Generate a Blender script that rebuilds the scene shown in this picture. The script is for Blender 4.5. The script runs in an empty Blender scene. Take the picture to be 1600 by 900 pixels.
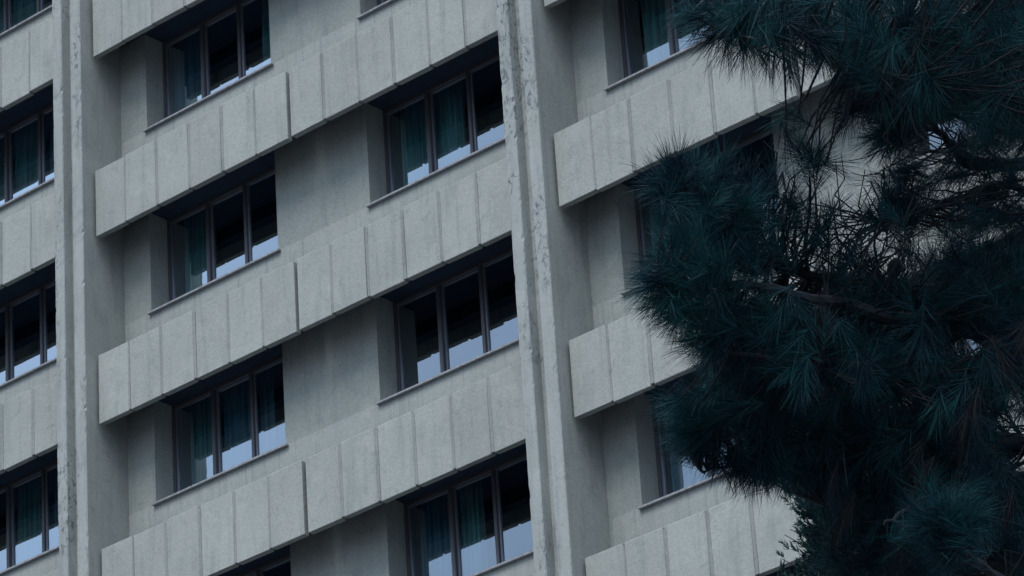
import bpy, bmesh, math, random
import numpy as np
from mathutils import Vector, Matrix, Euler, noise

random.seed(7)
rng = np.random.default_rng(11)
sc = bpy.context.scene
col = sc.collection
ZS_ = .6959
G = 24.05                                  # height of the reference storey above the ground

# ---------------------------------------------------------------- camera
cam_d = bpy.data.cameras.new('camera'); cam = bpy.data.objects.new('camera', cam_d); col.objects.link(cam)
CAM = Vector((38.6075, -35.7077, -22.4542 + G))
ROT = Euler((2.0340, 0.0606, 0.7375), 'XYZ')
cam.location = CAM; cam.rotation_euler = ROT
cam_d.sensor_width = 36; cam_d.lens = 6364.2 / 1600 * 36
cam_d.clip_start = 0.5; cam_d.clip_end = 3000
sc.camera = cam
sc.render.resolution_x = 1024; sc.render.resolution_y = 576

# ---------------------------------------------------------------- sky, sun, exposure
SUN_EL, SUN_AZ = math.radians(60), Vector((0.15, -1.0)).normalized()
w = bpy.data.worlds.new('World'); sc.world = w; w.use_nodes = True
nt = w.node_tree; bg = nt.nodes['Background']
sky = nt.nodes.new('ShaderNodeTexSky'); sky.sky_type = 'NISHITA'; sky.sun_disc = False
sky.sun_elevation = SUN_EL; sky.sun_rotation = math.atan2(SUN_AZ.x, SUN_AZ.y)
sky.air_density = 1.0; sky.dust_density = 1.2; sky.ozone_density = 6.0
# thin overcast: a pale cloud layer over the clear sky, horizon dimmed to deepen recess shade
tcw = nt.nodes.new('ShaderNodeTexCoord'); sep = nt.nodes.new('ShaderNodeSeparateXYZ'); nt.links.new(tcw.outputs['Generated'], sep.inputs[0])
el = nt.nodes.new('ShaderNodeMapRange'); nt.links.new(sep.outputs[2], el.inputs[0])
for i_, v_ in enumerate((0., 1., .25, 1.25)): el.inputs[i_+1].default_value = v_
cn_ = nt.nodes.new('ShaderNodeTexNoise'); nt.links.new(tcw.outputs['Generated'], cn_.inputs['Vector']); cn_.inputs['Scale'].default_value = 3.5; cn_.inputs['Detail'].default_value = 6
cr_ = nt.nodes.new('ShaderNodeMapRange'); nt.links.new(cn_.outputs['Fac'], cr_.inputs[0])
for i_, v_ in enumerate((.3, .7, .88, 1.1)): cr_.inputs[i_+1].default_value = v_
mu = nt.nodes.new('ShaderNodeMath'); mu.operation = 'MULTIPLY'; nt.links.new(el.outputs[0], mu.inputs[0]); nt.links.new(cr_.outputs[0], mu.inputs[1])
cs_ = nt.nodes.new('ShaderNodeVectorMath'); cs_.operation = 'SCALE'; cs_.inputs[0].default_value = (12.0, 15.1, 20.0); nt.links.new(mu.outputs[0], cs_.inputs['Scale'])
mw = nt.nodes.new('ShaderNodeMix'); mw.data_type = 'RGBA'; mw.inputs[0].default_value = .88
nt.links.new(sky.outputs[0], mw.inputs[6]); nt.links.new(cs_.outputs[0], mw.inputs[7])
nt.links.new(mw.outputs[2], bg.inputs[0]); bg.inputs[1].default_value = 0.09
sd = bpy.data.lights.new('sun', 'SUN'); sd.energy = 2.2; sd.angle = math.radians(36); sd.color = (1.0, 0.975, 0.94)
sun = bpy.data.objects.new('sun', sd); col.objects.link(sun)
sdir = Vector((SUN_AZ.x*math.cos(SUN_EL), SUN_AZ.y*math.cos(SUN_EL), math.sin(SUN_EL)))
sun.rotation_euler = sdir.to_track_quat('Z', 'Y').to_euler()
sun.location = (0, -30, 60)
sc.view_settings.view_transform = 'Standard'; sc.view_settings.look = 'None'
sc.view_settings.exposure = 0.06; sc.view_settings.gamma = 1

# ---------------------------------------------------------------- materials
def new_mat(name):
    m = bpy.data.materials.new(name); m.use_nodes = True
    n = m.node_tree.nodes; n.clear()
    o = n.new('ShaderNodeOutputMaterial'); b = n.new('ShaderNodeBsdfPrincipled')
    m.node_tree.links.new(b.outputs[0], o.inputs[0])
    return m, m.node_tree, b
class NB:
    def __init__(s, nt): s.nt = nt; s.n = nt.nodes; s.l = nt.links
    def node(s, t, **k):
        x = s.n.new(t)
        for a, v in k.items(): setattr(x, a, v)
        return x
    def put(s, sock, v):
        if isinstance(v, bpy.types.NodeSocket): s.l.new(v, sock)
        else: sock.default_value = v
    def pos(s, scale=(1, 1, 1), off=(0, 0, 0)):
        g = s.node('ShaderNodeNewGeometry'); m = s.node('ShaderNodeMapping')
        s.l.new(g.outputs['Position'], m.inputs['Vector']); m.inputs['Scale'].default_value = scale; m.inputs['Location'].default_value = off
        return m.outputs[0]
    def noise(s, vec, scale, detail=4, rough=.55, dist=0):
        x = s.node('ShaderNodeTexNoise'); s.put(x.inputs['Vector'], vec)
        x.inputs['Scale'].default_value = scale; x.inputs['Detail'].default_value = detail
        x.inputs['Roughness'].default_value = rough; x.inputs['Distortion'].default_value = dist
        return x.outputs['Fac']
    def ramp(s, v, a, b, lo=0., hi=1.):
        x = s.node('ShaderNodeMapRange'); s.put(x.inputs[0], v)
        for i, q in enumerate((a, b, lo, hi)): x.inputs[i+1].default_value = q
        return x.outputs[0]
    def math(s, op, a, b=0.):
        x = s.node('ShaderNodeMath', operation=op); s.put(x.inputs[0], a); s.put(x.inputs[1], b); return x.outputs[0]
    def mix(s, f, a, b, mode='MIX'):
        x = s.node('ShaderNodeMix', data_type='RGBA', blend_type=mode); s.put(x.inputs[0], f); s.put(x.inputs[6], a); s.put(x.inputs[7], b); return x.outputs[2]
    def bump(s, h, strength, dist, nrm=None):
        x = s.node('ShaderNodeBump'); s.put(x.inputs['Height'], h); x.inputs['Strength'].default_value = strength; x.inputs['Distance'].default_value = dist
        if nrm is not None: s.l.new(nrm, x.inputs['Normal'])
        return x.outputs[0]

def concrete(name, c1, c2, cs, speck=.12, streak=.3, crack=0., flake=0., bump=.5, strip=0):
    m, t, b = new_mat(name); B = NB(t)
    P = B.pos()
    big = B.ramp(B.noise(P, 1.1, 5, .6), .35, .68)
    colr = B.mix(big, c1 + (1,), c2 + (1,))
    # weather streaks run down the face
    st = B.noise(B.pos((5, 5, .45)), 1.6, 5, .62, .3)
    stm = B.math('MULTIPLY', B.ramp(st, .5, .75), streak)
    colr = B.mix(stm, colr, cs + (1,))
    blot = B.math('MULTIPLY', B.ramp(B.noise(P, 4.5, 6, .68, .6), .54, .74), .5)
    colr = B.mix(blot, colr, cs + (1,))
    wash = B.math('MULTIPLY', B.ramp(B.noise(B.pos((1, 1, 1), (7, 3, 5)), 2.3, 5, .65, .5), .53, .78), .36)
    colr = B.mix(wash, colr, (min(c2[0]*1.3, 1), min(c2[1]*1.28, 1), min(c2[2]*1.26, 1), 1))
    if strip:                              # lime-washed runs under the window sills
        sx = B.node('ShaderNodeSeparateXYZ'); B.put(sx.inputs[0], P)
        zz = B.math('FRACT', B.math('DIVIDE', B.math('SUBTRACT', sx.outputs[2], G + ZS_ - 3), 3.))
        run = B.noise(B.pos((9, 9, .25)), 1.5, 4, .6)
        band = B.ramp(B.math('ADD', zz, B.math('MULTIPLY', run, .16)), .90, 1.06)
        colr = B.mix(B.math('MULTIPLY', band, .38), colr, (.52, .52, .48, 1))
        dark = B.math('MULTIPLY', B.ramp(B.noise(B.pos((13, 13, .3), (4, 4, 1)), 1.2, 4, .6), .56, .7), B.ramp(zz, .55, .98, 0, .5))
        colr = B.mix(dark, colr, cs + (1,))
    fine = B.noise(P, 75, 3, .7)
    f2 = B.noise(P, 24, 4, .75)
    if name == 'panel_concrete':           # each cast panel has its own shade
        oi = B.node('ShaderNodeObjectInfo'); sv = B.node('ShaderNodeVectorMath', operation='SCALE'); B.put(sv.inputs[0], colr); B.put(sv.inputs['Scale'], B.ramp(oi.outputs['Random'], 0, 1, .94, 1.05)); colr = sv.outputs[0]
        edge_ = B.ramp(B.noise(B.pos((3, 3, 2), (9, 2, 6)), 6, 5, .75, 1.), .66, .72, 0, .35); colr = B.mix(edge_, colr, (.50, .49, .45, 1))
    k = B.math('ADD', B.ramp(fine, .3, .7, -speck, speck), B.ramp(f2, .3, .7, 1-speck*.6, 1+speck*.6))
    sc_ = B.node('ShaderNodeVectorMath', operation='SCALE'); B.put(sc_.inputs[0], colr); B.put(sc_.inputs['Scale'], k)
    colr = sc_.outputs[0]
    h = B.math('ADD', B.math('MULTIPLY', fine, .35), B.math('MULTIPLY', f2, .65))
    if crack > 0:
        wob = B.node('ShaderNodeTexNoise'); B.put(wob.inputs['Vector'], P); wob.inputs['Scale'].default_value = 4; wob.inputs['Detail'].default_value = 5
        add = B.node('ShaderNodeVectorMath', operation='MULTIPLY_ADD'); B.put(add.inputs[0], wob.outputs['Color']); add.inputs[1].default_value = (.5, .5, .5); B.put(add.inputs[2], B.pos((1.6, 1.6, .62)))
        v = B.node('ShaderNodeTexVoronoi', feature='DISTANCE_TO_EDGE'); B.put(v.inputs['Vector'], add.outputs[0]); v.inputs['Scale'].default_value = 1.5
        line = B.ramp(v.outputs['Distance'], .004, .016, 1, 0)
        msk = B.ramp(B.noise(B.pos((1, 1, .7), (3, 8, 1)), .9, 3, .6), .54, .62)
        cr = B.math('MULTIPLY', B.math('MULTIPLY', line, msk), crack)
        colr = B.mix(cr, colr, (.05, .055, .06, 1))
        h = B.math('SUBTRACT', h, B.math('MULTIPLY', cr, 1.2))
    if flake > 0:
        fl = B.noise(B.pos((1, 1, .55)), 14, 6, .75, .8)
        fm = B.ramp(fl, .545, .575)
        zone = B.ramp(B.noise(B.pos((.9, .9, .5), (2, 1, 4.4)), 1.3, 3, .6), .48, .6)
        ff = B.math('MULTIPLY', B.math('MULTIPLY', fm, zone), flake)
        colr = B.mix(ff, colr, (.13, .15, .16, 1))
        h = B.math('SUBTRACT', h, B.math('MULTIPLY', ff, 1.0))
    t.links.new(colr, b.inputs['Base Color']); b.inputs['Roughness'].default_value = .93
    b.inputs['Specular IOR Level'].default_value = .25
    t.links.new(B.bump(h, bump, .012), b.inputs['Normal'])
    return m
M = {}
M['panel'] = concrete('panel_concrete', (.350, .364, .328), (.40, .414, .375), (.215, .24, .23), .18, .5)
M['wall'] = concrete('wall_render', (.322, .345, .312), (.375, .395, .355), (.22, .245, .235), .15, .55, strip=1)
M['pier'] = concrete('pier_render', (.345, .362, .34), (.405, .42, .395), (.21, .23, .225), .16, .6, crack=.7, flake=.85)
M['pier_side'] = concrete('pier_side_render', (.335, .35, .315), (.39, .40, .36), (.22, .245, .235), .15, .6)
M['joint'] = concrete('joint_mortar', (.27, .285, .265), (.32, .335, .31), (.15, .17, .165), .14, .75)
M['core'] = concrete('core_shaded_concrete', (.028, .045, .075), (.040, .058, .09), (.02, .03, .05), .10, .4)  # overhang shade put into the colour: near-black blue for soffits and opening heads

def plain(name, c, rough=.5, metal=0., nscale=30, var=.15, bump=.1):
    m, t, b = new_mat(name); B = NB(t)
    n = B.noise(B.pos(), nscale, 4, .6)
    k = B.ramp(n, .3, .7, 1-var, 1+var)
    s = B.node('ShaderNodeVectorMath', operation='SCALE'); s.inputs[0].default_value = c; B.put(s.inputs['Scale'], k)
    t.links.new(s.outputs[0], b.inputs['Base Color']); b.inputs['Roughness'].default_value = rough; b.inputs['Metallic'].default_value = metal
    t.links.new(B.bump(n, bump, .003), b.inputs['Normal'])
    return m
M['frame'] = plain('aluminium_frame', (.13, .13, .14), .42, .3, 60)
M['sash'] = plain('aluminium_sash', (.24, .25, .29), .35, .4, 60)
M['gasket'] = plain('rubber_gasket', (.03, .03, .035), .7)
M['sill'] = plain('sill_stone', (.33, .33, .33), .6, 0, 22, .3, .4)
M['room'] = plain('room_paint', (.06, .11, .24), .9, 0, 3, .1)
M['asphalt'] = plain('asphalt', (.05, .05, .052), .95, 0, 40, .3, .6)
M['bark'] = plain('pine_bark', (.012, .014, .018), .95, 0, 45, .5, 1.)
M['twig'] = plain('twig_bark', (.012, .014, .018), .9, 0, 80, .3, .5)
M['cone'] = plain('pine_cone', (.05, .035, .03), .8, 0, 80, .3, .5)

# glass: coated double glazing, mirror of the sky mixed with a clear blue-green body
m = bpy.data.materials.new('window_glass'); m.use_nodes = True; t = m.node_tree; t.nodes.clear(); B = NB(t)
o = B.node('ShaderNodeOutputMaterial'); gl = B.node('ShaderNodeBsdfGlossy'); gl.inputs['Roughness'].default_value = .012; gl.inputs['Color'].default_value = (.76, .89, 1, 1)
tr = B.node('ShaderNodeBsdfTransparent'); tr.inputs['Color'].default_value = (.90, .99, 1, 1)
fr = B.node('ShaderNodeFresnel'); fr.inputs['IOR'].default_value = 1.9
mx = B.node('ShaderNodeMixShader'); B.put(mx.inputs[0], B.math('MINIMUM', B.math('MULTIPLY', B.math('SUBTRACT', fr.outputs[0], .085), 14.0), 1.)); t.links.new(tr.outputs[0], mx.inputs[1]); t.links.new(gl.outputs[0], mx.inputs[2])
t.links.new(B.bump(B.noise(B.pos(), 1.3, 2, .5), .06, .02), gl.inputs['Normal'])
t.links.new(mx.outputs[0], o.inputs[0]); M['glass'] = m

def cloth(name, c):
    m = bpy.data.materials.new(name); m.use_nodes = True; t = m.node_tree; t.nodes.clear(); B = NB(t)
    o = B.node('ShaderNodeOutputMaterial'); d = B.node('ShaderNodeBsdfDiffuse'); tl = B.node('ShaderNodeBsdfTranslucent')
    n = B.noise(B.pos((30, 30, .6)), 1.0, 3, .6)
    cc = B.mix(B.ramp(n, .35, .65), tuple(x*.5 for x in c) + (1,), c + (1,))  # darker vertical stripes paint the shading of the folds
    t.links.new(cc, d.inputs[0]); t.links.new(cc, tl.inputs[0])
    mx = B.node('ShaderNodeMixShader'); mx.inputs[0].default_value = .06
    t.links.new(d.outputs[0], mx.inputs[1]); t.links.new(tl.outputs[0], mx.inputs[2]); t.links.new(mx.outputs[0], o.inputs[0])
    return m
M['teal'] = cloth('teal_sheer', (.48, .92, .94))
M['blue'] = cloth('blue_sheer', (.36, .68, .84))
M['pale'] = cloth('pale_sheer', (.62, .72, .76))

def leaf(name, c1, c2, scale):
    m = bpy.data.materials.new(name); m.use_nodes = True; t = m.node_tree; t.nodes.clear(); B = NB(t)
    o = B.node('ShaderNodeOutputMaterial'); d = B.node('ShaderNodeBsdfPrincipled'); tl = B.node('ShaderNodeBsdfTranslucent')
    n = B.noise(B.pos(), scale, 3, .6)
    cc = B.mix(B.ramp(n, .38, .64), c1 + (1,), c2 + (1,))
    t.links.new(cc, d.inputs['Base Color']); t.links.new(cc, tl.inputs[0]); d.inputs['Roughness'].default_value = .55; d.inputs['Specular IOR Level'].default_value = .14
    mx = B.node('ShaderNodeMixShader'); mx.inputs[0].default_value = .15
    t.links.new(d.outputs[0], mx.inputs[1]); t.links.new(tl.outputs[0], mx.inputs[2]); t.links.new(mx.outputs[0], o.inputs[0])
    return m
M['needle'] = leaf('pine_needles', (.003, .016, .030), (.011, .074, .080), 4.5)
M['dry'] = leaf('dry_needles', (.014, .015, .020), (.022, .021, .024), 3)
M['scale'] = leaf('cypress_scale', (.008, .03, .03), (.015, .06, .055), 3)

# ---------------------------------------------------------------- helpers
def link(name, me, mat=None, parent=None, loc=(0, 0, 0)):
    o = bpy.data.objects.new(name, me); col.objects.link(o); o.location = loc
    if mat is not None and me is not None and not me.materials: me.materials.append(mat)
    if parent is not None: o.parent = parent
    return o
def tag(o, label=None, cat=None, group=None, kind=None):
    if label: o['label'] = label
    if cat: o['category'] = cat
    if group: o['group'] = group
    if kind: o['kind'] = kind
    return o
def bx(bm, x0, y0, z0, x1, y1, z1, bev=0.):
    r = bmesh.ops.create_cube(bm, size=1, matrix=Matrix.LocRotScale(((x0+x1)/2, (y0+y1)/2, (z0+z1)/2), None, (x1-x0, y1-y0, z1-z0)))
    if bev:
        es = list({e for v in r['verts'] for e in v.link_edges})
        bmesh.ops.bevel(bm, geom=es, offset=bev, segments=1, affect='EDGES')
def done(bm, name):
    me = bpy.data.meshes.new(name); bm.to_mesh(me); bm.free(); return me
def raw(name, verts, faces):
    me = bpy.data.meshes.new(name); me.from_pydata([tuple(v) for v in verts], [], faces); me.update(); return me
def tube(pts, rads, n=7):
    vs, fs = [], []
    for i, p in enumerate(pts):
        a = pts[max(i-1, 0)]; b = pts[min(i+1, len(pts)-1)]
        d = (b-a).normalized(); u = d.orthogonal().normalized(); v = d.cross(u)
        for k in range(n):
            an = 2*math.pi*k/n; vs.append(p + (u*math.cos(an) + v*math.sin(an))*rads[i])
    for i in range(len(pts)-1):
        for k in range(n):
            fs.append((i*n+k, i*n+(k+1) % n, (i+1)*n+(k+1) % n, (i+1)*n+k))
    fs.append(tuple(range(n))[::-1]); fs.append(tuple(range((len(pts)-1)*n, len(pts)*n)))
    return vs, fs

# ---------------------------------------------------------------- ground
gm = raw('ground', [(-900, -900, 0), (900, -900, 0), (900, 900, 0), (-900, 900, 0)], [(0, 1, 2, 3)])
tag(link('ground', gm, M['asphalt']), kind='structure')

# ---------------------------------------------------------------- building
BAY = 8.7376; IN = 8.1289; PW = BAY - IN                    # bay pitch, clear width between piers, pier width
YP, YW, YG = .2137, .8059, 1.1792                           # panel face, wall face, glass plane
ZB, ZS = -1.0793, .6959                                     # panel bottom and sill above the panel top
HEAD = ZB + 3 + .40                                         # window head above its own panel top
W1, WW, W2 = .5532, 2.587, 4.9364
PIT = 4.0305/6
KV = range(-2, 5)                                           # storeys the photograph can see
KA = range(-8, 5)
ZTOP = G + 15 + .9
DEP = 11.0
bld = link('apartment_building', None); bld.location = (0, 0, 0)
tag(bld, 'grey concrete apartment block with projecting panelled spandrels and recessed windows behind the pine', 'building')

# wall face with window openings and their reveals, one sheet per bay
for b_ in (-1, 0, 1):
    x0 = b_*BAY; vs = []; fs = []; idx = {}; heads = set()
    def vid(p):
        k = tuple(round(c, 4) for c in p)
        if k not in idx: idx[k] = len(vs); vs.append(k)
        return idx[k]
    xs = [x0, x0+W1, x0+W1+WW, x0+W2, x0+W2+WW, x0+IN]
    zs = [0.]
    for k in KA: zs += [G+3*k+ZS, G+3*k+HEAD]
    zs.append(ZTOP)
    for i in range(5):
        for j in range(len(zs)-1):
            hole = i in (1, 3) and j % 2 == 1
            xa, xb, za, zb = xs[i], xs[i+1], zs[j], zs[j+1]
            if not hole:
                fs.append((vid((xa, YW, za)), vid((xb, YW, za)), vid((xb, YW, zb)), vid((xa, YW, zb))))
            else:
                yb = YG + .14
                fs.append((vid((xa, YW, za)), vid((xa, YW, zb)), vid((xa, yb, zb)), vid((xa, yb, za))))
                fs.append((vid((xb, YW, zb)), vid((xb, YW, za)), vid((xb, yb, za)), vid((xb, yb, zb))))
                fs.append((vid((xa, YW, za)), vid((xa, yb, za)), vid((xb, yb, za)), vid((xb, YW, za))))
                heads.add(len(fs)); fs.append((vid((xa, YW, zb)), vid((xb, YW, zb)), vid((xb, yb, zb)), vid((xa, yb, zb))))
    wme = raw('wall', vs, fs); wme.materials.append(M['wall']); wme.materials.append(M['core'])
    for i in heads: wme.polygons[i].material_index = 1  # opening heads get the painted-shade core colour
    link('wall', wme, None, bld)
# body: side, back and roof walls
bm = bmesh.new()
XL, XR = -BAY - PW, 2*BAY
bx(bm, XL-.02, YW+.15, 0, XL+.25, DEP, ZTOP-.02); bx(bm, XR-.25+.02, YW+.15, 0, XR+.02, DEP, ZTOP-.02)
bx(bm, XL+.25, DEP-.3, 0, XR-.23, DEP-.01, ZTOP-.03); bx(bm, XL+.25, YW+.2, ZTOP-.35, XR-.23, DEP-.3, ZTOP-.05)
link('body', done(bm, 'body'), M['wall'], bld)
# rooms behind the windows
bm = bmesh.new()
for k in KA: bx(bm, XL+.26, YG+.30, G+3*k+HEAD+.15, XR-.24, 5.5, G+3*k+HEAD+.42)
for k in KA: bx(bm, XL+.26, YG+.16, G+3*k+HEAD-2.98+.42, XR-.24, YG+.28, G+3*k+ZS-.02)
for k in KA: bx(bm, XL+.26, YG+.16, G+3*k+HEAD+.005, XR-.24, YG+.28, G+3*k+HEAD+.435)
for b_ in (-1, 0, 1):
    for px in (b_*BAY + IN/2, b_*BAY + IN + PW/2): bx(bm, px-.1, YG+.285, .1, px+.1, 5.5, ZTOP-.4)
    for k in KA:
        for xa, xb in ((b_*BAY-.28, b_*BAY+W1), (b_*BAY+W1+WW, b_*BAY+W2), (b_*BAY+W2+WW, b_*BAY+IN+.28)):
            bx(bm, xa, YG+.17, G+3*k+ZS-.019, xb, YG+.275, G+3*k+HEAD+.004)
bx(bm, XL+.26, 5.51, .1, XR-.24, 5.7, ZTOP-.4)
link('room', done(bm, 'room'), M['room'], bld)

# piers: two ribs with a groove between, worn edges
def pier_mesh(x0, seed):
    R = random.Random(seed)
    c = .012
    e_ = .028
    prof = [(-PW, YW+.16), (-PW, e_), (-PW, c), (-PW+c, 0), (-PW+e_, 0), (-.4088-e_, 0), (-.4088-c, 0), (-.4088, c), (-.4088, e_), (-.4088+.01, .165), (-.2147-.01, .165), (-.2147, e_), (-.2147, c), (-.2147+c, 0), (-.2147+e_, 0), (-e_, 0), (-c, 0), (0, c), (0, e_), (0, YW+.16)]
    edge = {2: (1, 0), 3: (1, 0), 6: (-1, 1), 7: (-1, 1), 12: (1, 2), 13: (1, 2), 16: (-1, 3), 17: (-1, 3)}
    z = 0.; zs = []
    while z < ZTOP+.2:
        zs.append(z); z += .055 if G-7 < z < G+12 else 1.5
    zs.append(ZTOP+.2)
    vs, fs, smat = [], [], []
    st = {i: 0. for i in range(len(prof))}
    for zz in zs:
        for i, (px, py) in enumerate(prof):
            dx = dy = 0
            if i in edge:
                s, g = edge[i]
                nn = noise.noise(Vector((x0*3 + g*5.3, zz*1.3, seed))); n2 = noise.noise(Vector((x0 + g*9.1, zz*7.5, seed+4))); n3 = noise.noise(Vector((x0 + g*3.7, zz*19, seed+9)))
                dx = .004*nn + .004*n2 + .003*n3 + s*max(0, n2-.30)*.055
                dy = .002 + .004*abs(n3) + max(0, n2-.30)*.035
            vs.append((x0+px+dx, py+dy, zz))
    n = len(prof)
    for j in range(len(zs)-1):
        for i in range(n-1):
            fs.append((j*n+i, j*n+i+1, (j+1)*n+i+1, (j+1)*n+i))
            smat.append(1 if i in (0, n-2, n-3) else 0)
        smat.append(1); fs.append((j*n+n-1, j*n, (j+1)*n, (j+1)*n+n-1))
    fs.append(tuple(range((len(zs)-1)*n, len(zs)*n))[::-1])
    me = raw('pier', vs, fs); me.materials.append(M['pier']); me.materials.append(M['pier_side'])
    for p, q in zip(me.polygons, smat + [1]): p.material_index = q
    return me
for q, b_ in enumerate((-1, 0, 1, 2)):
    link('pier', pier_mesh(b_*BAY, 3+q*7), None, bld)

# spandrels: backing core, panels, joints
def panel_mesh(wd, seed):
    R = random.Random(seed); bm = bmesh.new()
    bx(bm, -wd/2, 0, ZB, wd/2, .095, 0, .007)
    for v in bm.verts: v.co += Vector((R.uniform(-.003, .003), R.uniform(-.0015, .0015), R.uniform(-.003, .003)))
    return done(bm, 'spandrel_panel')
JW = .054
pms = [panel_mesh(PIT-JW, s) for s in range(4)]
for me in pms: me.materials.append(M['panel'])
joint = bmesh.new(); core = bmesh.new(); lowp = bmesh.new()
for b_ in (-1, 0, 1):
    x0 = b_*BAY
    for k in KA:
        z = G+3*k
        # core beam behind the panels, soffit slab, ledge
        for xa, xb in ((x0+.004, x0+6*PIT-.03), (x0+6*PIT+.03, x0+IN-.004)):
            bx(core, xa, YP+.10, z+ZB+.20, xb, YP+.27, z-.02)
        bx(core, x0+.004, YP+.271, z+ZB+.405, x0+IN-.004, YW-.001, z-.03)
        if k in KV:
            for i in range(12):
                xa = x0 + PIT*i
                o = bpy.data.objects.new('spandrel_panel', pms[random.randrange(4)]); col.objects.link(o); o.parent = bld
                sh = .028 if i == 0 else 0
                o.location = (xa + PIT/2 + random.uniform(-.005, .005) + sh + (-.009 if i == 5 else .007 if i == 6 else 0), YP + random.uniform(-.005, .004), z + random.uniform(-.008, .008))
                o.rotation_euler = (math.radians(random.uniform(-.25, .25)), math.radians(random.uniform(-.25, .25)), math.radians(random.uniform(-.45, .45)))
                if 0 < i and i != 6:
                    bx(joint, xa-.0255, YP+.004, z+ZB+.018, xa+.0255, YP+.099, z-.012-random.uniform(0, .02), .003)
        else:
            bx(lowp, x0+.02, YP, z+ZB, x0+6*PIT-.02, YP+.099, z); bx(lowp, x0+6*PIT+.02, YP, z+ZB, x0+IN-.01, YP+.099, z)
tag(link('joint_strip', done(joint, 'joint_strip'), M['joint'], bld), kind='stuff')
link('lower_spandrel', done(lowp, 'lower_spandrel'), M['panel'], bld)
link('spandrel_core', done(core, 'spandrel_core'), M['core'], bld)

# windows
WH = HEAD - ZS
def frame_mesh():
    bm = bmesh.new()
    t_, d = .045, .09
    bx(bm, 0, -.02, 0, t_, d, WH); bx(bm, WW-t_, -.02, 0, WW, d, WH)
    bx(bm, t_, -.021, WH-.06, WW-t_, d-.001, WH-.002); bx(bm, t_, -.021, .002, WW-t_, d-.001, .04)
    for x in MUL: bx(bm, x-.028, -.028, .04, x+.028, d-.002, WH-.06, .006)
    return done(bm, 'window')
MUL = (.836, 1.607)
spans = [(.045, MUL[0]-.028), (MUL[0]+.028, MUL[1]-.028), (MUL[1]+.028, WW-.045)]
def sash_mesh(wd):
    bm = bmesh.new(); h = WH-.10; s = .034
    bx(bm, 0, 0, 0, s, .05, h, .004); bx(bm, wd-s, 0, 0, wd, .05, h, .004)
    bx(bm, s, .001, 0, wd-s, .049, s); bx(bm, s, .001, h-s, wd-s, .049, h)
    return done(bm, 'sash')
def pane_mesh(wd):
    bm = bmesh.new(); h = WH-.10; s = .034
    me = raw('pane', [(s, 0, s), (wd-s, 0, s), (wd-s, 0, h-s), (s, 0, h-s)], [(0, 1, 2, 3)]); bm.free(); return me
def sill_mesh():
    bm = bmesh.new()
    bx(bm, -.035, YW-YG-.055, -.036, WW+.055, YW-YG-.003, -.001, .005)
    bx(bm, .004, YW-YG-.002, -.0, WW-.004, -.022, .014)
    return done(bm, 'sill')
fm_ = frame_mesh(); fm_.materials.append(M['frame'])
sm_ = [sash_mesh(b-a) for a, b in spans]; pm_ = [pane_mesh(b-a) for a, b in spans]; si_ = sill_mesh()
for me in sm_: me.materials.append(M['sash'])
for me in pm_: me.materials.append(M['glass'])
si_.materials.append(M['sill'])
def make_window(x, z, full=True):
    f = link('window', fm_, None, bld, (x, YG, z))
    for i in range(3):
        a, b = spans[i]; yo = .012 if i != 1 else .03
        if full: link('sash', sm_[i], None, f, (a, yo-.01, .045))
        p = link('pane', pm_[i], None, f, (a, yo+.012, .045))
        p.rotation_euler = (math.radians(random.uniform(-.3, .3)), 0, math.radians(random.uniform(-.35, .35)))
    link('sill', si_, None, f)
    return f
for b_ in (-1, 0, 1):
    for k in KA:
        for xo in (W1, W2): make_window(b_*BAY+xo, G+3*k+ZS, k in KV)

# curtains: (bay, window offset, storey, x from, x to, material, label)
def curtain(b_, xo, k, xa, xb, mat, label, amp=.04):
    x = b_*BAY+xo; z0 = G+3*k+ZS+.02; z1 = G+3*k+HEAD-.01; xa = max(xa, .06); xb = min(xb, WW-.06); n = int((xb-xa)/.012); vs = []; fs = []
    ph = random.uniform(0, 6); fr_ = random.uniform(.9, 1.15)
    rows = 7
    for j in range(rows):
        t_ = j/(rows-1); zz = z0+(z1-z0)*t_
        for i in range(n+1):
            s = xa+(xb-xa)*i/n
            y = amp*(math.sin(s*48*fr_+ph+.5*math.sin(t_*3)) + .45*math.sin(s*113+ph*2+t_)) * (1.15-.35*t_)
            dr = .0*math.sin(t_*2.2+ph)*(1-t_)
            vs.append((s-xa+dr, y, zz-z0))
    for j in range(rows-1):
        for i in range(n): q = j*(n+1)+i; fs.append((q, q+1, q+n+2, q+n+1))
    me = raw('curtain', vs, fs)
    for p in me.polygons: p.use_smooth = True
    o = link('curtain', me, M[mat], None, (x+xa, YG+.15, z0))
    tag(o, label, 'curtain', 'curtains hanging behind the windows')
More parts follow.
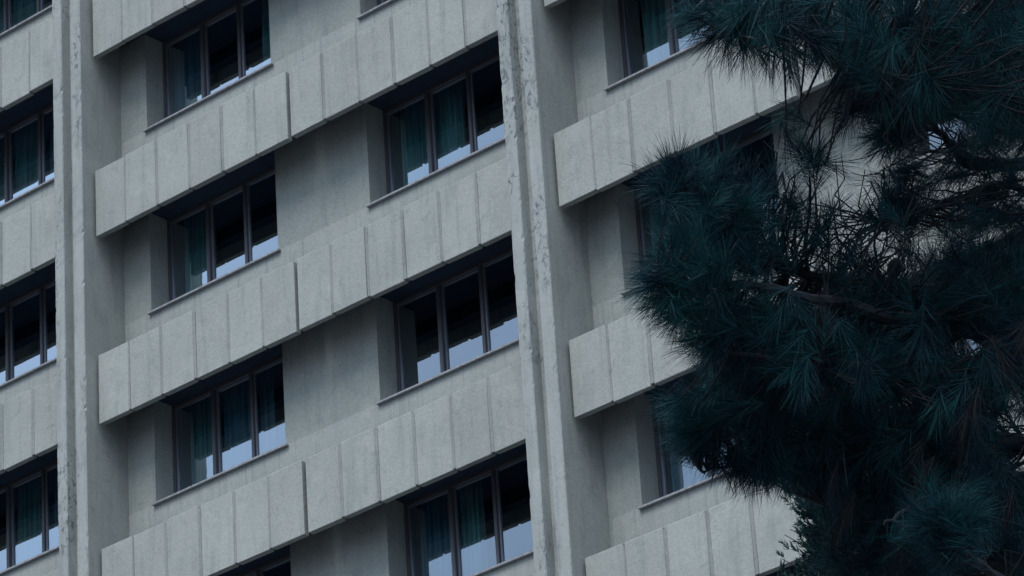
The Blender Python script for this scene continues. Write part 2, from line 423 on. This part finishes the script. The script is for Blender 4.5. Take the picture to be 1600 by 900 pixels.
CUR = [
 (0, W1, 2, .06, .80, 'blue', 'dim blue-green curtain at the left side of the top-left window between the two piers'),
 (0, W1, 2, 1.95, 2.7, 'teal', 'teal curtain bunched at the right edge of the top-left window between the two piers'),
 (0, W1, 1, .2, .80, 'teal', 'pale teal curtain in the left pane of the middle-left window between the two piers'),
 (0, W1, 0, .22, .84, 'teal', 'teal curtain in the left pane of the lowest left window between the two piers'),
 (0, W1, 0, .85, 1.85, 'blue', 'blue-green curtain filling the middle pane of the lowest left window between the piers'),
 (0, W2, 2, .1, 1.3, 'teal', 'curtain in the window cut by the top edge, left of the cracked pier'),
 (0, W2, 1, .16, .82, 'teal', 'teal curtain in the left pane of the upper right window beside the cracked pier'),
 (0, W2, 1, .84, 1.38, 'teal', 'folded teal curtain in the middle pane of the upper right window beside the cracked pier'),
 (0, W2, -1, .1, .82, 'blue', 'blue curtain in the left pane of the bottom window left of the cracked pier'),
 (0, W2, -1, .85, 1.25, 'teal', 'narrow curtain in the middle pane of the bottom window left of the cracked pier'),
 (1, W1, 1, .25, 1.1, 'teal', 'teal curtain in the top window right of the cracked pier, beside the pine'),
 (1, W1, 0, .1, .9, 'teal', 'curtain in the window mostly covered by the pine crown'),
 (1, W1, -1, .0, 1.6, 'blue', 'blue curtain in the lowest window below the overhanging pine boughs'),
 (-1, W2, 3, .1, 1.6, 'teal', 'dark teal curtain in the window at the top left corner of the view'),
 (-1, W2, 2, .55, 1.45, 'teal', 'teal curtain in the second window from the top at the left edge of the view'),
 (-1, W2, 2, 1.5, 2.5, 'blue', 'blue curtain by the left pier in the second window from the top'),
 (-1, W2, 0, .60, 1.4, 'teal', 'teal curtain in the lowest window at the left edge of the view'),
 (-1, W2, 0, 1.46, 2.5, 'blue', 'blue curtain next to the left pier in the lowest window at the left edge'),
]
for c in CUR: curtain(*c)

# ---------------------------------------------------------------- trees
RM = ROT.to_matrix(); F = 6364.2
def at(u, v, depth):                       # a point seen in direction (u, v) at a real distance into the scene
    return CAM + RM @ Vector(((u-800)/F*depth, -(v-450)/F*depth, -depth))

class Needles:
    """collects needles as slim three-sided blades"""
    def __init__(s): s.P = []; s.D = []; s.L = []; s.W = []; s.B = []
    def tuft(s, tip, axis, n=90, length=.13, width=.0022, spread=(18, 62), stem=.09, droop=.02):
        ax = np.array(axis, float); ax /= np.linalg.norm(ax)
        r = rng.normal(size=(n, 3)); r -= (r@ax)[:, None]*ax; r /= np.linalg.norm(r, axis=1)[:, None]
        t = rng.random(n)
        th = np.radians(spread[0] + (spread[1]-spread[0])*(1-t) + rng.normal(0, 8, n))
        d = np.cos(th)[:, None]*ax + np.sin(th)[:, None]*r
        s.P.append(np.array(tip) - ax*stem*(1-t)[:, None]); s.D.append(d)
        s.L.append(length*rng.uniform(.7, 1.12, n)); s.W.append(np.full(n, width)*rng.uniform(.75, 1.2, n))
        s.B.append(np.full(n, droop))
    def mesh(s, name):
        P = np.concatenate(s.P); D = np.concatenate(s.D); L = np.concatenate(s.L)[:, None]; W = np.concatenate(s.W)[:, None]; Bd = np.concatenate(s.B)[:, None]
        n = len(P); r = rng.normal(size=(n, 3)); S = np.cross(D, r); S /= np.linalg.norm(S, axis=1)[:, None]
        bend = rng.normal(0, .09, (n, 3)); down = np.array([0, 0, -1.])
        V = np.empty((n, 7, 3)); m1 = P + D*L*.38 + (bend*.15)*L + down*Bd*.2; m2 = P + D*L*.72 + (bend*.5)*L + down*Bd*.55; e = P + D*L + bend*L + down*Bd
        V[:, 0] = P-S*W*.4; V[:, 1] = P+S*W*.4; V[:, 2] = m1-S*W*.5; V[:, 3] = m1+S*W*.5; V[:, 4] = m2-S*W*.42; V[:, 5] = m2+S*W*.42; V[:, 6] = e
        base = (np.arange(n)*7)[:, None]
        q = np.concatenate([base+np.array([[0, 1, 3, 2]]), base+np.array([[2, 3, 5, 4]])], 1).reshape(-1, 4)
        tr_ = (base+np.array([[4, 5, 6]])).reshape(-1, 3)
        me = bpy.data.meshes.new(name); me.vertices.add(n*7); me.vertices.foreach_set('co', V.reshape(-1).astype(np.float32))
        loops = np.concatenate([q.reshape(-1), tr_.reshape(-1)]).astype(np.int32)
        me.loops.add(len(loops)); me.loops.foreach_set('vertex_index', loops)
        st = np.concatenate([np.arange(len(q))*4, len(q)*4+np.arange(len(tr_))*3]).astype(np.int32)
        me.polygons.add(len(st)); me.polygons.foreach_set('loop_start', st)
        me.update(calc_edges=True); me.validate()
        return me

pine = link('pine_tree', None)
tbase = at(1660, 450, 16.8); tbase.z = 0; pine.location = tbase
tag(pine, 'dark long-needled pine tree standing in front of the concrete block on the right', 'tree')
def part(name, me, mat, root):
    o = link(name, me, mat, root); o.location = -root.location; return o
# trunk
tz = [0, .5, 2, 4, 6, 8, 9.5, 10.6, 11.6]
tp = [tbase + Vector((.05*math.sin(z*.9), .06*math.cos(z*.7)-.06, z)) for z in tz]
vs, fs = tube(tp, [.27, .21, .19, .17, .155, .14, .115, .08, .03], 12)
part('trunk', raw('trunk', vs, fs), M['bark'], pine)
def trunk_at(z):
    for i in range(len(tz)-1):
        if tz[i] <= z <= tz[i+1]: return tp[i].lerp(tp[i+1], (z-tz[i])/(tz[i+1]-tz[i]))
    return tp[-1]
# limbs: polylines of (u, v, distance)
LIMBS = [
 ([(1590, 110, 16.2), (1480, 75, 15.8), (1360, 70, 15.4), (1240, 50, 15.2), (1150, 55, 15.0)], .045),
 ([(1600, 180, 16.4), (1500, 140, 15.6), (1400, 120, 15.1), (1310, 95, 14.9)], .034),
 ([(1640, 275, 16.4), (1522, 257, 15.9), (1488, 228, 15.8), (1440, 180, 15.6), (1390, 150, 15.4)], .034),
 ([(1600, 300, 16.2), (1500, 310, 15.8), (1430, 335, 15.6), (1380, 345, 15.5)], .022),
 ([(1610, 420, 16.2), (1480, 452, 15.7), (1348, 441, 15.4), (1231, 421, 15.2), (1150, 395, 15.0), (1090, 345, 14.9)], .044),
 ([(1600, 480, 16.0), (1440, 500, 15.4), (1290, 470, 15.0), (1190, 450, 14.8), (1090, 440, 14.7), (1020, 425, 14.6)], .040),
 ([(1620, 600, 16.0), (1460, 590, 15.3), (1300, 570, 14.9), (1190, 560, 14.7), (1110, 540, 14.6)], .044),
 ([(1610, 700, 16.2), (1470, 690, 15.6), (1330, 690, 15.2), (1230, 705, 15.0), (1150, 728, 14.9), (1095, 735, 14.9)], .038),
 ([(1620, 800, 16.0), (1520, 780, 15.2), (1440, 790, 14.8), (1380, 820, 14.6)], .036),
 ([(1630, 900, 16.4), (1500, 880, 15.8), (1380, 830, 15.4), (1290, 790, 15.3)], .040),
 ([(1620, 10, 17.2), (1520, -10, 16.8), (1420, -10, 16.5), (1300, -20, 16.2), (1180, -10, 16.0), (1100, 0, 15.9)], .040),
 ([(1620, 560, 17.4), (1500, 520, 17.2), (1400, 520, 17.0), (1300, 530, 16.8)], .036),
 ([(1720, 60, 16.6), (1850, 20, 16.4), (2000, 10, 16.2), (2120, 30, 16.0)], .05), ([(1720, 330, 17.0), (1860, 300, 17.2), (2020, 300, 17.4)], .05),
 ([(1720, 640, 16.6), (1860, 620, 16.2), (2040, 640, 16.0)], .05), ([(1720, 950, 16.9), (1900, 930, 17.2), (2060, 960, 17.4)], .05), ([(1690, 200, 17.6), (1740, 150, 18.4), (1760, 140, 19.0)], .05), ([(1690, 620, 17.6), (1740, 600, 18.4), (1780, 590, 19.0)], .05),
 ([(1640, -150, 16.8), (1520, -190, 16.4), (1380, -200, 16.0), (1260, -180, 15.8)], .05), ([(1640, -330, 16.8), (1540, -380, 16.9), (1420, -420, 17.0)], .04), ([(1690, -260, 16.7), (1820, -300, 16.5), (1960, -320, 16.4)], .04),
 ([(1630, 950, 15.6), (1560, 900, 14.9), (1490, 850, 14.5), (1460, 790, 14.4)], .03),
]
nodes = []
for pl, r0 in LIMBS:
    P0 = [at(*p) for p in pl]
    root = trunk_at(P0[0].z - .25)
    pts = [root] + P0
    # smooth and roughen
    fine_ = []
    for i in range(len(pts)-1):
        a = pts[max(i-1, 0)]; b = pts[i]; c = pts[i+1]; d = pts[min(i+2, len(pts)-1)]
        for s in range(6):
            t_ = s/6
            p = .5*((2*b)+(-a+c)*t_+(2*a-5*b+4*c-d)*t_*t_+(-a+3*b-3*c+d)*t_**3)
            fine_.append(p + Vector([random.uniform(-.008, .008) for _ in range(3)]))
    fine_.append(pts[-1])
    n = len(fine_); rr = [max(r0*(1-i/n)**.8, .006) for i in range(n)]
    vs, fs = tube(fine_, rr, 7)
    part('branch', raw('branch', vs, fs), M['bark'], pine)
    nodes += [(fine_[i], rr[i]) for i in range(4, n)]

# tufts: (u, v, ru, rv, count, near, far, aim) aim = preferred shoot direction on the picture-facing side
UP = Vector((0, 0, 1)); LEFT = -(RM @ Vector((1, 0, 0))); TOCAM = RM @ Vector((0, 0, 1)); UPC = RM @ Vector((0, 1, 0))
def aim(a):                                # angle: 0 = right, 90 = up
    a = math.radians(a); return -LEFT*math.cos(a) + UPC*math.sin(a)
CL = [
 (1125, 20, 50, 30, 20, 14.8, 15.9, 200), (1200, 5, 60, 30, 26, 14.8, 16, 220), (1180, 42, 70, 22, 18, 14.8, 15.4, 240), (1255, 58, 60, 26, 20, 14.8, 15.6, 260),
 (1300, 30, 60, 50, 40, 14.8, 16.4, 120), (1400, 30, 80, 60, 60, 14.8, 16.8, 100), (1500, 40, 90, 70, 80, 15, 17.2, 90), (1570, 60, 60, 80, 60, 15, 17.2, 90),
 (1335, 95, 50, 36, 24, 14.8, 15.5, 230), (1420, 120, 60, 50, 45, 14.9, 16.2, 270), (1520, 150, 80, 60, 60, 15, 17, 270),
 (1410, 205, 30, 40, 24, 15.2, 15.8, 210), (1370, 165, 30, 20, 9, 15.2, 15.6, 190),
 (1580, 190, 40, 50, 34, 15.5, 17, 270), (1520, 255, 60, 30, 20, 15.6, 16.4, 250), (1440, 275, 40, 25, 10, 15.4, 16, 160), (1500, 330, 80, 25, 13, 15.6, 16.4, 150),
 (1420, 345, 50, 20, 7, 15.4, 15.8, 150),
 (1050, 275, 22, 22, 14, 14.7, 15.1, 100), (1110, 290, 40, 30, 22, 14.8, 15.3, 95), (1160, 320, 40, 35, 32, 14.7, 15.3, 85), (1080, 340, 50, 35, 30, 14.6, 15.2, 120),
 (1110, 400, 70, 40, 46, 14.5, 15.3, 110), (1050, 420, 40, 30, 18, 14.5, 15, 160), (1185, 400, 38, 35, 18, 14.8, 15.5, 80),
 (1240, 350, 28, 26, 6, 14.8, 15.3, 90), (1330, 390, 60, 25, 6, 15, 15.6, 110), (1290, 370, 30, 26, 5, 15, 15.5, 100),
 (1400, 400, 50, 30, 11, 15.2, 15.9, 100), (1500, 410, 70, 35, 40, 15.2, 16.4, 100), (1580, 420, 40, 50, 34, 15.2, 16.6, 90),
 (1350, 470, 60, 22, 12, 15, 16, 100), (1450, 480, 80, 30, 56, 15, 16.6, 100), (1560, 490, 60, 40, 56, 15, 17, 100),
 (1080, 470, 60, 30, 34, 14.5, 15.2, 190), (1180, 490, 70, 40, 60, 14.6, 16.2, 200), (1130, 530, 45, 30, 36, 14.5, 15.2, 220), (1240, 540, 80, 50, 90, 14.6, 17, 200),
 (1350, 560, 80, 60, 110, 14.8, 17.2, 120), (1450, 580, 80, 60, 110, 15, 17.2, 250), (1560, 600, 60, 70, 80, 15, 17.2, 250),
 (1150, 600, 50, 40, 46, 14.7, 15.8, 220), (1100, 640, 50, 30, 34, 14.7, 15.4, 180), (1220, 650, 80, 45, 80, 14.8, 16.8, 210), (1120, 690, 45, 22, 20, 14.8, 15.2, 200),
 (1340, 670, 80, 50, 90, 15, 17, 250), (1460, 690, 80, 60, 100, 15, 17, 110), (1570, 720, 50, 60, 50, 15, 17, 250),
 (1180, 722, 50, 14, 22, 14.8, 15.2, 262), (1240, 725, 30, 20, 24, 14.9, 15.6, 268), (1300, 740, 45, 45, 60, 15, 16.8, 265),
 (1390, 760, 70, 60, 90, 15, 17, 265), (1500, 790, 70, 60, 80, 14.6, 16.8, 120), (1480, 830, 60, 50, 46, 14.3, 15, 110), (1580, 810, 50, 60, 50, 15, 17, 110),
 (1350, 850, 60, 60, 80, 15.2, 17, 120), (1440, 880, 60, 40, 50, 15, 16.8, 110), (1590, 880, 40, 30, 20, 15, 16.6, 110),
 (1330, 310, 70, 34, 9, 15, 15.6, 100), (1225, 300, 24, 50, 7, 14.9, 15.3, 90), (1390, 300, 34, 50, 12, 15.2, 15.8, 170), (1480, 330, 90, 34, 22, 15.4, 16.4, 130), (1572, 310, 44, 44, 20, 15.6, 16.4, 120), (1290, 430, 90, 34, 18, 15, 15.8, 100), (1230, 190, 30, 22, 4, 15, 15.6, 240),
 # the crown beyond the picture's edge
 (1730, 80, 90, 130, 60, 15, 18.6, 90), (1880, 40, 120, 90, 60, 15.6, 17.4, 30), (2050, 30, 110, 80, 50, 15.4, 17, 20), (1760, 300, 100, 110, 60, 15.4, 18.8, 90), (1920, 300, 130, 90, 60, 16.6, 18, 20),
 (1740, 560, 90, 130, 60, 15.4, 18.8, 60), (1900, 620, 150, 90, 70, 15.4, 17, 10), (1740, 850, 90, 100, 50, 15.6, 18, 60), (1920, 930, 150, 80, 60, 16.4, 18, 10),
 (1600, -180, 120, 90, 90, 15, 18, 100), (1440, -190, 120, 70, 80, 15, 17.4, 120), (1290, -170, 80, 60, 50, 15, 16.6, 160), (1740, -280, 130, 110, 90, 15.4, 18, 60), (1560, -380, 140, 90, 90, 15.8, 18, 110), (1900, -300, 100, 70, 50, 15.6, 17.4, 30), (1660, -520, 110, 100, 90, 16, 18, 90), (1660, -680, 70, 90, 50, 16.2, 17.6, 90),
]
GAPS = [(1452, 220, 34, 28), (1512, 535, 28, 16), (1545, 885, 42, 22), (1585, 690, 24, 42), (1300, 240, 66, 50), (1440, 5, 14, 12), (1225, 445, 38, 20), (1556, 300, 16, 14), (1130, 705, 30, 16), (1185, 440, 16, 16), (1330, 320, 40, 24)]
nd = Needles(); dry = Needles(); tw_v = []; tw_f = []
npos = np.array([tuple(p) for p, r in nodes])
def add_twig(a, b, r0=.006, r1=.003):
    mid = a.lerp(b, .5) + Vector([random.uniform(-1, 1) for _ in range(3)])*(b-a).length*.12 - UP*(b-a).length*.06
    pts = [a, a.lerp(mid, .5)*.5 + (a*.5+mid*.5)*.5, mid, mid.lerp(b, .5), b]
    v_, f_ = tube(pts, [r0, r0*.9, (r0+r1)/2, r1*1.1, r1], 5); o_ = len(tw_v)
    tw_v.extend(v_); tw_f.extend([tuple(i+o_ for i in f) for f in f_])
def nearest(p):
    dd = np.linalg.norm(npos - np.array(p), axis=1); return nodes[int(dd.argmin())][0]
def add_tuft(u, v, d, ang, n=None, L=None):
    tip = at(u, v, d); dd = np.linalg.norm(npos - np.array(tip), axis=1); j = int(dd.argmin()); src = nodes[j][0]
    ax = aim(ang) + TOCAM*random.uniform(-.5, .55)
    ax = (ax.normalized()*1.1 + UP*.15 + (tip-src).normalized()*.35).normalized()
    L = L or random.uniform(.10, .165)
    dist = (tip-src).length
    if dist < 1.1: add_twig(src, tip, min(.009, .004+.006*dist))
    else: add_twig(tip - ax*.35 - UP*.05, tip)
    nd.tuft(tip, ax, n or random.randint(60, 105), L, .0017, (random.uniform(5, 22), random.uniform(42, 70)), random.uniform(.07, .15), random.uniform(.0, .03))
for (u, v, ru, rv, n, d0, d1, ang) in CL:
    for _ in range(int(n*.88)):
        for tries in range(20):
            a = random.uniform(0, 6.283); r = math.sqrt(random.random())
            uu, vv = u+ru*r*math.cos(a), v+rv*r*math.sin(a)
            if not any(((uu-g[0])/(g[2]+14))**2 + ((vv-g[1])/(g[3]+14))**2 < 1 for g in GAPS): break
        else: continue
        add_tuft(uu, vv, random.uniform(d0, d1), ang + random.gauss(0, 50))
# single shoots that stand free against the building
for (u, v, d, ang) in [(1092, 30, 15, 190), (1112, 62, 15, 225), (1135, 72, 15, 262), (1160, 84, 15, 255), (1205, 92, 15, 262), (1232, 98, 15, 275), (1180, 70, 15, 300),
    (1262, 232, 15, 95), (1250, 238, 15.1, 120), (1276, 246, 15, 60), (1290, 256, 15, 15), (1300, 330, 15.2, 70), (1310, 172, 15.2, 185), (1322, 178, 15.2, 250), (1376, 214, 15.4, 180), (1384, 226, 15.4, 205), (1395, 190, 15.4, 160),
    (1400, 322, 15.4, 170), (1410, 330, 15.5, 150), (1356, 335, 15.4, 130), (1045, 258, 14.8, 112), (1066, 252, 14.8, 75), (1030, 285, 14.8, 175), (1040, 300, 14.8, 195), (1085, 262, 14.9, 80), (1130, 262, 15, 75), (1165, 280, 15, 85), (1190, 300, 15, 60),
    (1018, 440, 14.6, 165), (1010, 452, 14.6, 190), (1035, 462, 14.6, 215), (1060, 495, 14.6, 240), (1085, 505, 14.6, 250), (1110, 545, 14.6, 235), (1098, 530, 14.6, 215),
    (1060, 640, 14.8, 175), (1075, 655, 14.8, 190), (1070, 680, 14.8, 200), (1100, 690, 14.9, 225), (1125, 720, 14.9, 262), (1150, 728, 14.9, 262), (1175, 736, 14.9, 268), (1200, 738, 14.9, 272), (1215, 730, 14.9, 285), (1140, 716, 14.9, 240), (1190, 720, 14.9, 255), (1228, 742, 15, 262),
    (1470, 800, 14.4, 150), (1480, 790, 14.4, 95), (1500, 795, 14.4, 75), (1455, 815, 14.4, 170), (1515, 815, 14.4, 55), (1490, 640, 14.9, 240), (1470, 645, 14.9, 260), (1520, 640, 14.9, 290), (1440, 530, 14.9, 265), (1350, 600, 14.7, 260), (1250, 600, 14.6, 250)]:
    for q in range(2): add_tuft(u+random.uniform(-5, 5), v+random.uniform(-5, 5), d, ang+random.gauss(0, 8), 80, .14)
for st_ in [[(1262, 245, 15), (1266, 290, 15.05), (1265, 335, 15.1), (1258, 380, 15.1), (1262, 428, 15.25)], [(1303, 335, 15.2), (1308, 372, 15.2), (1330, 395, 15.3), (1345, 440, 15.4)],
            [(1370, 340, 15.4), (1366, 385, 15.4), (1375, 440, 15.45)], [(1225, 300, 15.0), (1222, 350, 15.0), (1232, 421, 15.2)], [(1310, 168, 15.2), (1345, 160, 15.25), (1392, 150, 15.4)],
            [(1550, 305, 15.9), (1546, 270, 15.9), (1535, 255, 15.9)], [(1560, 310, 15.9), (1590, 340, 16)]]:
    sp = [at(*q) for q in st_]
    v_, f_ = tube(sp, [.0035 + .0015*i for i in range(len(sp))], 6); o_ = len(tw_v); tw_v.extend(v_); tw_f.extend([tuple(i+o_ for i in f) for f in f_])
# dead hanging needles inside the crown
for _ in range(80):
    u, v = random.uniform(1200, 1600), random.uniform(480, 880)
    if any(((u-g[0])/(g[2]+16))**2 + ((v-g[1])/(g[3]+16))**2 < 1 for g in GAPS) or (u < 1290 and v > 720): continue
    tip = at(u, v, random.uniform(14.7, 16)); dry.tuft(tip, aim(random.uniform(240, 300)), 60, .13, .0018, (8, 40), .1, .03)
# bare twigs that show in the gaps
for _ in range(150):
    g = random.choice(GAPS[:-1]); a = random.uniform(0, 6.28)
    p = at(g[0]+g[2]*1.3*math.cos(a), g[1]+g[3]*1.3*math.sin(a), random.uniform(15, 16.2))
    q = p + (aim(random.uniform(0, 360)) + TOCAM*random.uniform(-.6, .6))*random.uniform(.05, .16); s_ = nearest(p)
    if (s_-p).length < .5: add_twig(s_, p, .0045, .003); add_twig(p, q, .003, .0016)
for _ in range(90):
    u, v = random.uniform(1200, 1440), random.uniform(340, 480); d = random.uniform(15, 15.8); p = at(u, v, d)
    s_ = nearest(p)
    if (s_-p).length < .5: add_twig(s_, p, .0045, .003)
    else: continue
    add_twig(p, p + (aim(random.uniform(20, 160)) + TOCAM*random.uniform(-.5, .5))*random.uniform(.06, .22), .004, .002)
tag(part('crown', nd.mesh('crown'), M['needle'], pine), kind='stuff')
tag(part('dead_needles', dry.mesh('dead_needles'), M['dry'], pine), kind='stuff')
tag(part('twig', raw('twig', tw_v, tw_f), M['twig'], pine), kind='stuff')
# pine cones, each scale a small wedge
def cone_mesh():
    vs, fs = [], []
    for i in range(70):
        t_ = i/70; an = i*2.39996; z = -.035+.07*t_; r = .024*math.sin(math.pi*(.12+.8*t_))
        d = Vector((math.cos(an), math.sin(an), .35)); s = Vector((-math.sin(an), math.cos(an), 0))*.007; c = Vector((0, 0, z))
        o_ = len(vs); vs += [c-s*.6, c+s*.6, c+d*r+s, c+d*r-s, c+d*r*1.08+Vector((0, 0, -.006))]
        fs += [(o_, o_+1, o_+2, o_+3), (o_+3, o_+2, o_+4), (o_, o_+3, o_+4), (o_+1, o_+4, o_+2)]
    return raw('pine_cone', vs, fs)
cm = cone_mesh(); cm.materials.append(M['cone'])
for u, v, d in [(1544, 305, 15.9), (1306, 96, 14.9), (1398, 420, 15.3)]:
    o = link('pine_cone', cm, None, pine); o.location = at(u, v, d) - pine.location; o.rotation_euler = (random.uniform(0, 2), random.uniform(0, 2), 0); o.scale = (1.2,)*3

# small cypress below the pine
cyp = link('cypress_tree', None); ctop = at(1282, 738, 19.0); cb = Vector((ctop.x, ctop.y, 0)); cyp.location = cb
tag(cyp, 'small dark green cypress with short scaly sprays under the pine boughs at the bottom', 'tree')
vs, fs = tube([cb+Vector((.04*math.sin(i*1.7), .03*math.cos(i*2.1), ctop.z*i/9)) for i in range(10)], [.12*(1-i/9)+.008 for i in range(10)], 9)
part('trunk', raw('trunk', vs, fs), M['bark'], cyp)
cn = Needles(); tw_v = []; tw_f = []
for i in range(1160):
    h = ctop.z - ((random.random()**.9)*2.6 if i < 760 else random.uniform(2.3, ctop.z-1.2))
    rad = min(.10 + .42*(ctop.z-h)**.75, .85)*random.uniform(.35, 1.0)*(1+.25*math.sin(h*9))
    an = random.uniform(0, 6.283); out = Vector((math.cos(an), math.sin(an), 0))
    tip = Vector((ctop.x, ctop.y, h)) + out*rad; ax = (out*.75 + UP*.75 + Vector([random.uniform(-.3, .3) for _ in range(3)])).normalized()
    base = Vector((ctop.x, ctop.y, h-rad*.7)); add_twig(base, tip, .005, .002)
    for s in range(5):
        p = tip - ax*.05*s + Vector([random.uniform(-.035, .035) for _ in range(3)])
        cn.tuft(p, (ax + Vector([random.uniform(-.5, .5) for _ in range(3)])).normalized(), 16, .034, .0055, (10, 45), .05, 0.)
tag(part('crown', cn.mesh('crown'), M['scale'], cyp), kind='stuff')
tag(part('twig', raw('twig', tw_v, tw_f), M['twig'], cyp), kind='stuff')
